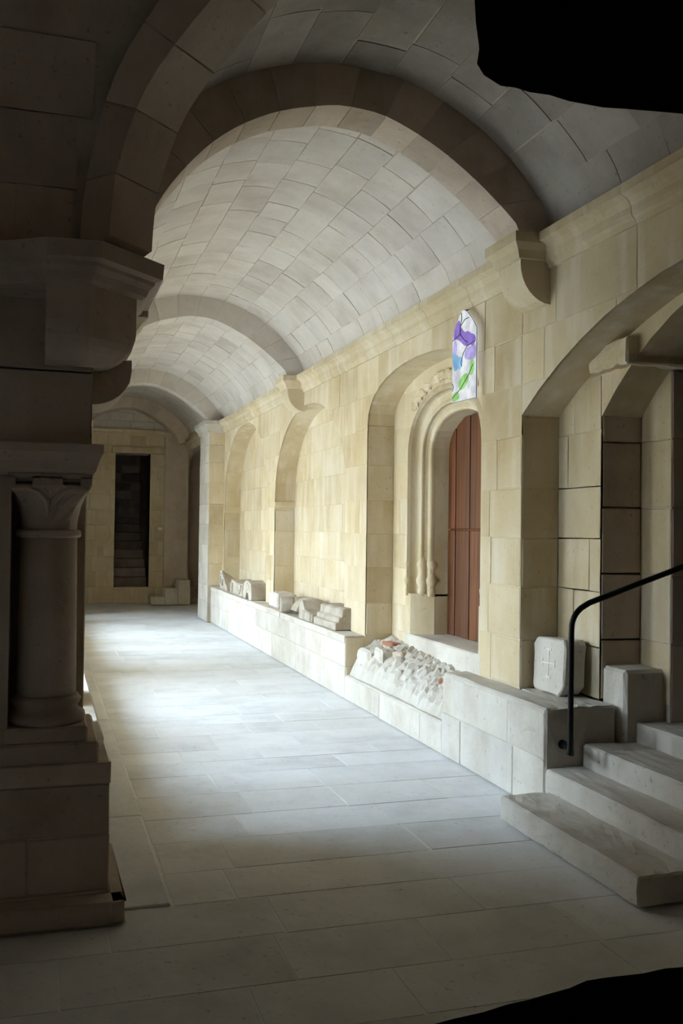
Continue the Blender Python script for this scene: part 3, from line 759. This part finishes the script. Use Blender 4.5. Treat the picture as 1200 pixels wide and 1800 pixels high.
mb.loft([ring(-.12, .93), ring(-.10, 1), ring(.02, 1), ring(.03, .9), ring(.05, .9), ring(.06, 1), ring(.20, 1)]); place(t, mb, 'drum', -.15)
t = frag('moulding_fragment', 'curved arch moulding fragment with carved letters behind the drum', (3.01, 10.85, z0))
mb = MB(); rings = []
for i in range(11):
    a = math.pi * (.08 + .62 * i / 10); y, z = .22 * math.cos(a), .0 + .20 * math.sin(a)
    n_ = (math.cos(a), math.sin(a)); th = .10
    rings.append([(-.11, y, max(0, z)), (.14, y, max(0, z)), (.14, y - n_[0] * th, max(0, z - n_[1] * th)), (-.11, y - n_[0] * th, max(0, z - n_[1] * th))])
mb.loft(rings); place(t, mb, 'curved_block', math.pi / 2, bevel=.006)
for k in range(4):
    mb = MB(); a = math.pi * (.18 + .11 * k); mb.tube([(-.113, .19 * math.cos(a), .17 * math.sin(a)), (-.113, .15 * math.cos(a), .13 * math.sin(a))], .008, 6); place(t, mb, 'letter', math.pi / 2)
t = frag('fluted_fragment', 'small fluted stone fragment with grooves at the bench edge', (2.80, 10.22, z0))
mb = MB(); mb.prism([(-.04, -.30, 0), (-.04, .26, 0), (-.04, .24, .14), (-.04, .12, .22), (-.04, .02, .12), (-.04, -.30, .09)], [(.16, -.30, 0), (.16, .26, 0), (.16, .24, .12), (.16, .12, .18), (.16, .02, .11), (.16, -.30, .08)]); place(t, mb, 'block', 0, bevel=.008)
for k in range(5):
    mb = MB(); mb.tube([(-.045, .06 - .075 * k, .01), (-.045, .045 - .075 * k, .10)], .018, 7); place(t, mb, 'flute', 0)
t = frag('cornice_fragment', 'largest moulded block with stepped profile, nearest end of the bench', (2.86, 9.50, z0))
prof = [(-.09, 0), (.22, 0), (.22, .21), (.02, .215), (-.01, .20), (-.02, .13), (-.05, .12), (-.055, .08), (-.09, .07)]
mb = MB(); mb.prism([(x, -.36, z) for x, z in prof], [(x, .36, z) for x, z in prof]); place(t, mb, 'block', .03, bevel=.006, sub=2, rough=.008, seed=37)

# ------------------------------------------------------------ corner pier and near arcade
cp = struct(D.objects.new('wall_corner', None)); COL.objects.link(cp); cp['label'] = 'dark corner pier between the two galleries'
mb = MB(); mb.box(-4.0, .285, 4.112, 4.75, 0, .615); mb.build('plinth_core', 'joint', cp)
fN = lambda s, t, d: (s, 4.112 - d, t)
ashlar(cp, fN, -1.6, .29, 0, 0, None, (.5, .9), 'brown', seed=71, tlist=[0, .10, .33, .54, .625], gap=.006, proud=.008)
mb = MB(); mb.box(-4.0, .24, 4.12, 4.74, .60, .71); mb.build('sill_slab', 'brown', cp, bevel=.01)
mb = MB(); mb.box(.29, .345, 4.0, 4.75, 0, .09); mb.box(-1.5, .345, 4.0, 4.11, 0, .09); mb.build('foot_course', 'brown', cp, bevel=.008)
# core of the pier behind the column
mb = MB(); mb.box(-.125, .182, 4.40, 4.715, .52, 1.80); mb.box(-.9, -.12, 4.13, 4.72, .70, 1.80); mb.build('pier_core', 'brown', cp)
mb = MB(); mb.box(-4.2, .19, YN, 4.72, 1.93, 3.3); mb.box(-.30, .19, YN, 4.715, 1.78, 2.75); mb.build('upper_core', 'joint', cp)
ashlar(cp, lambda s, t, d: (s, YN - d, t), -1.9, .19, 0, 0, None, (.5, .9), 'brown', seed=72, tlist=[1.93, 2.24, 2.54, 2.70], gap=.0045, proud=.004)
ashlar(cp, lambda s, t, d: (.19 + d, s, t), YN, 4.74, 0, 0, None, (.5, .9), 'wall', seed=73, tlist=[1.93, 2.24, 2.54], gap=.0045, proud=.004)
# impost string course
mb = MB(); rings = []
for o, z in [(0, 1.80), (.015, 1.815), (.03, 1.83), (.035, 1.86), (.05, 1.885), (.06, 1.90), (.06, 1.935)]:
    rings.append([(.185 + o * .9, 4.14 - o, z), (.185 + o * .9, 4.70 + o, z), (-1.0, 4.70 + o, z), (-1.0, 4.14 - o, z)])
mb.loft(rings); mb.build('impost', 'brown', cp)
# cornice of the near gallery
NP = [(0, 2.53), (.02, 2.535), (.04, 2.56), (.075, 2.60), (.085, 2.62), (.11, 2.625), (.11, 2.70), (0, 2.71)]
for a, b in ((-1.8, -1.15), (-1.146, -.52), (-.516, .03)):
    mb = MB(); mb.prism([(a, YN - o, z) for o, z in NP], [(b, YN - o, z) for o, z in NP]); mb.build('cornice_stone', 'brown', cp)
# corbel of the diagonal rib: slab and two brackets
def plan(k, z):
    P0 = [(.0, 4.16), (.0, 3.92), (.165, 3.92), (.365, 4.13), (.365, 4.62), (.10, 4.62), (.10, 4.16)]
    c = (.10, 4.20)
    out = []
    for x, y in P0:
        if y < 4.16: y = YN + (y - YN) * k
        if x > .19: x = .19 + (x - .19) * k
        out.append((x, y, z))
    return out
mb = MB(); rings = []
for i in range(9):
    t = math.pi / 2 * i / 8
    rings.append(plan(max(.02, math.sin(t)), 2.26 + .15 * (1 - math.cos(t))))
rings += [plan(1, 2.58)]
mb.loft(rings); mb.build('corbel', 'brown', cp)
mb = MB(); rings = []
for o, z in [(.0, 2.555), (.02, 2.57), (.03, 2.595), (.05, 2.615), (.055, 2.63), (.085, 2.64), (.09, 2.705), (.06, 2.715)]:
    rings.append([(-.30, 4.16, z), (-.30, 4.10 - o, z), (-.13, 4.03 - o, z), (.0, 3.94 - o, z), (.165 + o * .45, 3.92 - o, z), (.385 + o, 4.14 - o * .45, z), (.385 + o, 4.62 + o, z), (.10, 4.62 + o, z), (.10, 4.16, z)])
mb.loft(rings); mb.build('corbel_slab', 'brown', cp)
mb = MB(); prof = [(.15, 2.30), (.36, 2.32)]
for i in range(9):
    t = math.pi / 2 * i / 8; prof.append((.36 - .17 * (1 - math.cos(t)), 2.27 - .15 * math.sin(t)))
prof.append((.15, 2.12))
mb.prism([(x, 4.26, z) for x, z in prof], [(x, 4.62, z) for x, z in prof]); mb.build('lower_corbel', 'brown', cp)

# engaged column
cl = thing('column', 'short stone column with carved capital on the corner pier ledge', 'column', (.030, 4.275, .71))
cx, cy = .030, 4.285
mb = MB(); mb.box(cx - .165, cx + .165, cy - .16, cy + .15, .712, .775); mb.build('plinth', 'brown', cl, bevel=.008)
mb = MB(); mb.lathe(cx, cy, [(.155, .775), (.162, .79), (.158, .812), (.135, .825), (.128, .84), (.138, .855), (.142, .868), (.132, .885), (.122, .89)], 32); mb.build('base', 'brown', cl, smooth=True)
mb = MB(); mb.lathe(cx, cy, [(.121, .885), (.1185, 1.2), (.115, 1.56)], 32); mb.build('shaft', 'brown', cl, smooth=True)
mb = MB(); mb.lathe(cx, cy, [(.116, 1.548), (.130, 1.553), (.133, 1.565), (.130, 1.578), (.116, 1.583)], 32); mb.build('astragal', 'brown', cl, smooth=True)
def sq_ring(h, z, r, n=32):
    out = []
    for i in range(n):
        a = 2 * math.pi * i / n; c, s = math.cos(a), math.sin(a); m = 1 / max(abs(c), abs(s))
        k = r * m + (1 - r)
        out.append((cx + h * c * k, cy + h * s * k, z))
    return out
mb = MB(); mb.loft([sq_ring(.112, 1.575, 0), sq_ring(.115, 1.62, .05), sq_ring(.128, 1.68, .35), sq_ring(.148, 1.73, .75), sq_ring(.160, 1.752, 1.0), sq_ring(.160, 1.765, 1.0)]); cap = mb.build('capital', 'brown', cl, smooth=False)
# carved tendril on the capital
fy = cy - .155
mb = MB(); mb.tube([(cx - .15, fy - .006, 1.748), (cx - .09, fy - .002, 1.752), (cx - .045, fy + .006, 1.735), (cx - .015, fy + .018, 1.70), (cx - .010, fy + .030, 1.66), (cx - .010, fy + .033, 1.635)], [.009, .011, .012, .013, .014, .017], 8); mb.build('tendril', 'brown', cap)
mb = MB(); mb.tube([(cx + .15, fy - .006, 1.748), (cx + .09, fy - .002, 1.752), (cx + .045, fy + .006, 1.735), (cx + .018, fy + .018, 1.70), (cx + .012, fy + .030, 1.66), (cx - .004, fy + .033, 1.632)], [.009, .011, .012, .013, .014, .017], 8); mb.build('tendril', 'brown', cap)
mb = MB(); mb.lathe(cx, fy + .008, [(.002, 1.725), (.010, 1.73), (.013, 1.74), (.010, 1.75), (.002, 1.755)], 10); mb.build('bud', 'brown', cap)
ab = MB()
for a, b, c, d in ((-.165, -.135, 1.765, 1.80), (-.07, .05, 1.765, 1.80), (.12, .165, 1.765, 1.80)):
    ab.box(cx + a, cx + b, cy - .165, cy + .15, c, d)
ab.box(cx - .165, cx + .165, cy - .11, cy + .15, 1.765, 1.80); ab.box(cx - .165, cx + .165, cy - .165, cy + .15, 1.793, 1.812)
ab.build('abacus', 'brown', cl)

# ------------------------------------------------------------ left arcade on the garth
wl = struct(D.objects.new('wall_left', None)); COL.objects.link(wl); wl['label'] = 'low wall and arcade open to the garth along the left'
TW = 1.0; XO = XL - TW
mb = MB(); mb.box(XO, .285, 4.755, 16.9, 0, .52); mb.build('low_wall', 'brown', wl)
mb = MB(); mb.box(XO - .02, .30, 4.76, 16.9, .515, .60); mb.build('coping', 'pale', wl, bevel=.012)
mb = MB(); mb.box(.29, .33, 4.70, 16.9, 0, .085); mb.build('foot_course', 'brown', wl, bevel=.008)
piers = [(4.70, 5.14), (10.50, 11.62), (16.1, 17.2)]
for a, b in piers:
    mb = MB(); mb.box(XO, .20, a, b, .55, 2.8); mb.build('pier', 'wall', wl, bevel=.008)
holes = []
subs = [[(5.14, 5.54), (6.12, 7.32), (7.96, 10.50)], [(11.62, 12.9), (13.2, 14.5), (14.8, 16.1)]]
for g in subs:
    for a, b in g: holes.append(arch_hole(a, b, 1.70, 2.02, 2.60, n=12, p=2.5))
up_ = diff([[(4.715, 2.02), (17.2, 2.02), (17.2, 3.3), (4.715, 3.3)]], holes)
slab_pieces('arcade_wall', up_, lambda s, t, d: (XL - d, s, t), TW, 0, 'wall', wl)
for g in subs:
    for i in range(len(g) - 1):
        y = (g[i][1] + g[i + 1][0]) / 2; hw = (g[i + 1][0] - g[i][1]) / 2
        mb = MB(); mb.box(XO + .03, .17, y - hw + .03, y + hw - .03, .68, 1.90); mb.box(XO, .19, y - hw + .01, y + hw - .01, .60, .69); mb.build('pillar', 'wall', wl, bevel=.008)
        mb = MB(); mb.box(XO, .19, y - hw, y + hw, 1.89, 2.03); mb.build('impost', 'wall', wl)
LP = [(0, 2.58), (.03, 2.60), (.06, 2.64), (.09, 2.66), (.09, 2.72), (0, 2.72)]
for a, b in ((4.74, 5.2), (5.60, 8.2), (8.2, 11.0), (11.4, 14.0), (14.0, 16.5)):
    mb = MB(); mb.prism([(XL + o, a, z) for o, z in LP], [(XL + o, b, z) for o, z in LP]); mb.build('cornice_stone', 'wall', wl)
for g in subs:
    for a, b in g: portal(XO - .02, a, b, .60, 2.60, 'x')
portal(-.82, 17.2, 17.9, .6, 2.0, 'x')
# near arcade opening further left, beside the camera's view
mb = MB(); mb.box(-4.2, -2.6, YN, 4.72, .6, 1.95); mb.box(-1.7, -.85, 4.13, 4.72, .6, 1.95); mb.box(-5.0, -4.0, .9, 4.75, 0, 3.4); mb.build('end_pier', 'brown', wl)
portal(4.55, -2.6, -1.7, .72, 1.93, 'y')

# ------------------------------------------------------------ end wall
mpF = lambda s, t, d: (s, YF - d, t)
H_fd = [(1.44, .33), (2.16, .33), (2.16, 3.13), (1.44, 3.13)]
H_fr = arch_hole(2.98, 4.2, .3, 2.9, 3.35)
far = diff([[(-3.0, -.05), (5.2, -.05), (5.2, 4.6), (-3.0, 4.6)]], [H_fd, H_fr])
wf = struct(slab_pieces('wall_far', far, mpF, -.6, 0, 'joint'), 'end wall of the gallery with a dark stair doorway')
ashlar(wf, mpF, .25, 3.05, 0, 0, None, (.30, .55), 'wall', holes=[H_fd, H_fr], seed=81, tlist=[0, .33, .66, .98, 1.3, 1.62, 1.94, 2.26, 2.58, 2.86, 3.13, 3.30, 3.52], gap=.010, proud=.008)
ashlar(wf, mpF, .30, 2.85, 0, 0, None, (.30, .5), 'vault', seed=82, tlist=[3.62, 3.80, 3.98, 4.22], gap=.012, proud=.008)
mb = MB(); FP = [(0, 3.50), (.03, 3.50), (.04, 3.54), (.09, 3.57), (.10, 3.62), (0, 3.62)]
mb.prism([(.2, YF - o, z) for o, z in FP], [(2.95, YF - o, z) for o, z in FP]); mb.build('cornice', 'wall', wf)
mb = MB(); mb.box(1.36, 2.50, YF - .06, YF + .1, 3.13, 3.27); mb.build('lintel', 'wall', wf, bevel=.015)
# pilaster strip and corner at the right of the stair door
mb = MB(); mb.box(2.46, 2.95, YF - .10, YF + .05, .0, 3.50); mb.build('pilaster', 'brown', wf)
# dark stair behind the doorway
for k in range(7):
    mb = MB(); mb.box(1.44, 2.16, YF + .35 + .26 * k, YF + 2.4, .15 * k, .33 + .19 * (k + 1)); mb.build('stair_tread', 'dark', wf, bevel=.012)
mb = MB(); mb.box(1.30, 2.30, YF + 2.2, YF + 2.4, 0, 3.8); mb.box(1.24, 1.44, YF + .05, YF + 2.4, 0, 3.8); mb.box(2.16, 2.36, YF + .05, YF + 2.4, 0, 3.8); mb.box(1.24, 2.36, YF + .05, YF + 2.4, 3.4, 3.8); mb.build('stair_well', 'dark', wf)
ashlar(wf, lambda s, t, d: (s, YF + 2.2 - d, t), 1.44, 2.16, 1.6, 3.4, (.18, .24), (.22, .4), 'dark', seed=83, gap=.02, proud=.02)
pq = MB(); pq.box(2.335, 2.425, YF - .018, YF - .004, 1.53, 1.585)
tag(pq.build('plaque', 'plaque'), 'small white plaque on the end wall beside the stair doorway', 'plaque')
# steps at the far right
fsx = thing('corner_steps', 'small flight of stone steps in the far right corner', 'steps', (2.5, 20.2, 0))
for k, x in enumerate((2.15, 2.42, 2.69)):
    mb = MB(); mb.box(x, x + .27 if k < 2 else 2.94, 19.9, YF - .115, 0, .17 * (k + 1)); mb.build('step', 'pale', fsx, bevel=.015)
mb = MB(); mb.box(2.9, 4.5, YF + .55, YF + .8, 0, 4.2); mb.box(3.5, 3.8, 17.0, YF + .6, 0, 4.2); mb.box(4.2, 4.5, 17.0, YF + .6, 0, 4.2)
struct(mb.build('wall_end_right', 'brown'), 'dim side wall of the passage in the far corner')
mb = MB(); mb.box(2.9, 3.6, 17.2, YF + .1, 3.38, 4.4); mb.box(2.95, 3.5, 17.2, 18.9, .5, 3.4); struct(mb.build('wall_end_upper', 'wall'), 'wall above the far right passage')

# ------------------------------------------------------------ near wall with the rough opening
mpN = lambda s, t, d: (s, .9 + d, t)
def unp(u, v, Y):
    d = fw + rt * ((u - 600) / F_PX) - up * ((v - 900) / F_PX); k = Y / d.y; p = EYE + d * k; return (p.x, p.z)
opening = [(-.55, .75), (1.35, .75), (1.35, 2.75), (-.55, 2.75)]
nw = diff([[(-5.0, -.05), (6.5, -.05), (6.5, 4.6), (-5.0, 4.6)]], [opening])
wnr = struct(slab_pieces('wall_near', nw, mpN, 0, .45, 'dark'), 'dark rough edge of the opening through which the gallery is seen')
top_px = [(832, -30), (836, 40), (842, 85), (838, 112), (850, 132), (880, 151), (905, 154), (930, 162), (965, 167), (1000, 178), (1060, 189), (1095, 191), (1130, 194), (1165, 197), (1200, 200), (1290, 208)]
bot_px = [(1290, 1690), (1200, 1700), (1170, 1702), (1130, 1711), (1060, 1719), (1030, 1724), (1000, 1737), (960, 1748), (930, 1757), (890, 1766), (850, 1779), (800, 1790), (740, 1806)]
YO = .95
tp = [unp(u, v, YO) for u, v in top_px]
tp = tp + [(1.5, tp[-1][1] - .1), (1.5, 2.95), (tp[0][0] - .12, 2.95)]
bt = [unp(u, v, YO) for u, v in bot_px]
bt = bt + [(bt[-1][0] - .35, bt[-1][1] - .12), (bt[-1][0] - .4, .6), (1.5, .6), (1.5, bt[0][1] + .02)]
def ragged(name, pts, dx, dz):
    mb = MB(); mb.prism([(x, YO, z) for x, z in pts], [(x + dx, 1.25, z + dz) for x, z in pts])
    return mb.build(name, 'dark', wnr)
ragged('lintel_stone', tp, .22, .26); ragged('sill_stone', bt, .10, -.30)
# the unlit room behind the viewer
mb = MB(); mb.box(-5, 6.5, -3.8, -3.5, -.3, 4.6); mb.box(-5.2, -5, -3.8, 1.4, -.3, 4.6); mb.box(6.3, 6.5, -3.8, 1.4, -.3, 4.6); mb.box(-5.2, 6.6, -3.8, 1.4, 4.4, 4.8)
struct(mb.build('wall_behind', 'dark'), 'unlit room behind the viewer')
# roof slabs over the galleries; unseen church mass added to block sky
mb = MB(); mb.box(XO - .1, 6.5, 1.0, 23.4, 4.55, 4.8); mb.box(-5.2, .5, .9, 4.8, 4.55, 4.8); mb.box(-16, 1.5, -2.0, 4.45, 4.6, 15.0); mb.box(-5.4, -5.0, .9, 4.8, 0, 4.8)
mb.box(XO, .0, 4.72, 20.6, 3.2, 4.6); mb.box(-5.2, .0, 4.60, 4.74, 3.2, 4.6); mb.box(-3.2, .3, 20.0, 23.0, 3.3, 4.6)
mb.box(3.0, 6.5, 1.0, 23.4, 4.3, 4.6); mb.box(5.2, 6.5, 1.0, 23.4, -.3, 4.6); mb.box(-.8, .2, 17.15, 17.9, 0, .6); mb.box(-.8, .2, 17.15, 17.9, 2.0, 3.4); mb.box(-.8, .2, 17.9, 20.6, 0, 3.4)
struct(mb.build('roof', 'joint'), 'lean to roof over the galleries and an unseen church mass added to block sky light')
# garth outside the arcade
mb = MB(); mb.box(-16, -.30, 4.6, 30, -.4, -.05); mb.box(-13.5, -13, 4.6, 30, -.1, 4.2); mb.box(-16, 0, 22.5, 23, -.1, 4.2)
struct(mb.build('wall_garth', 'garth'), 'sunlit courtyard ground and walls beyond the arcade')
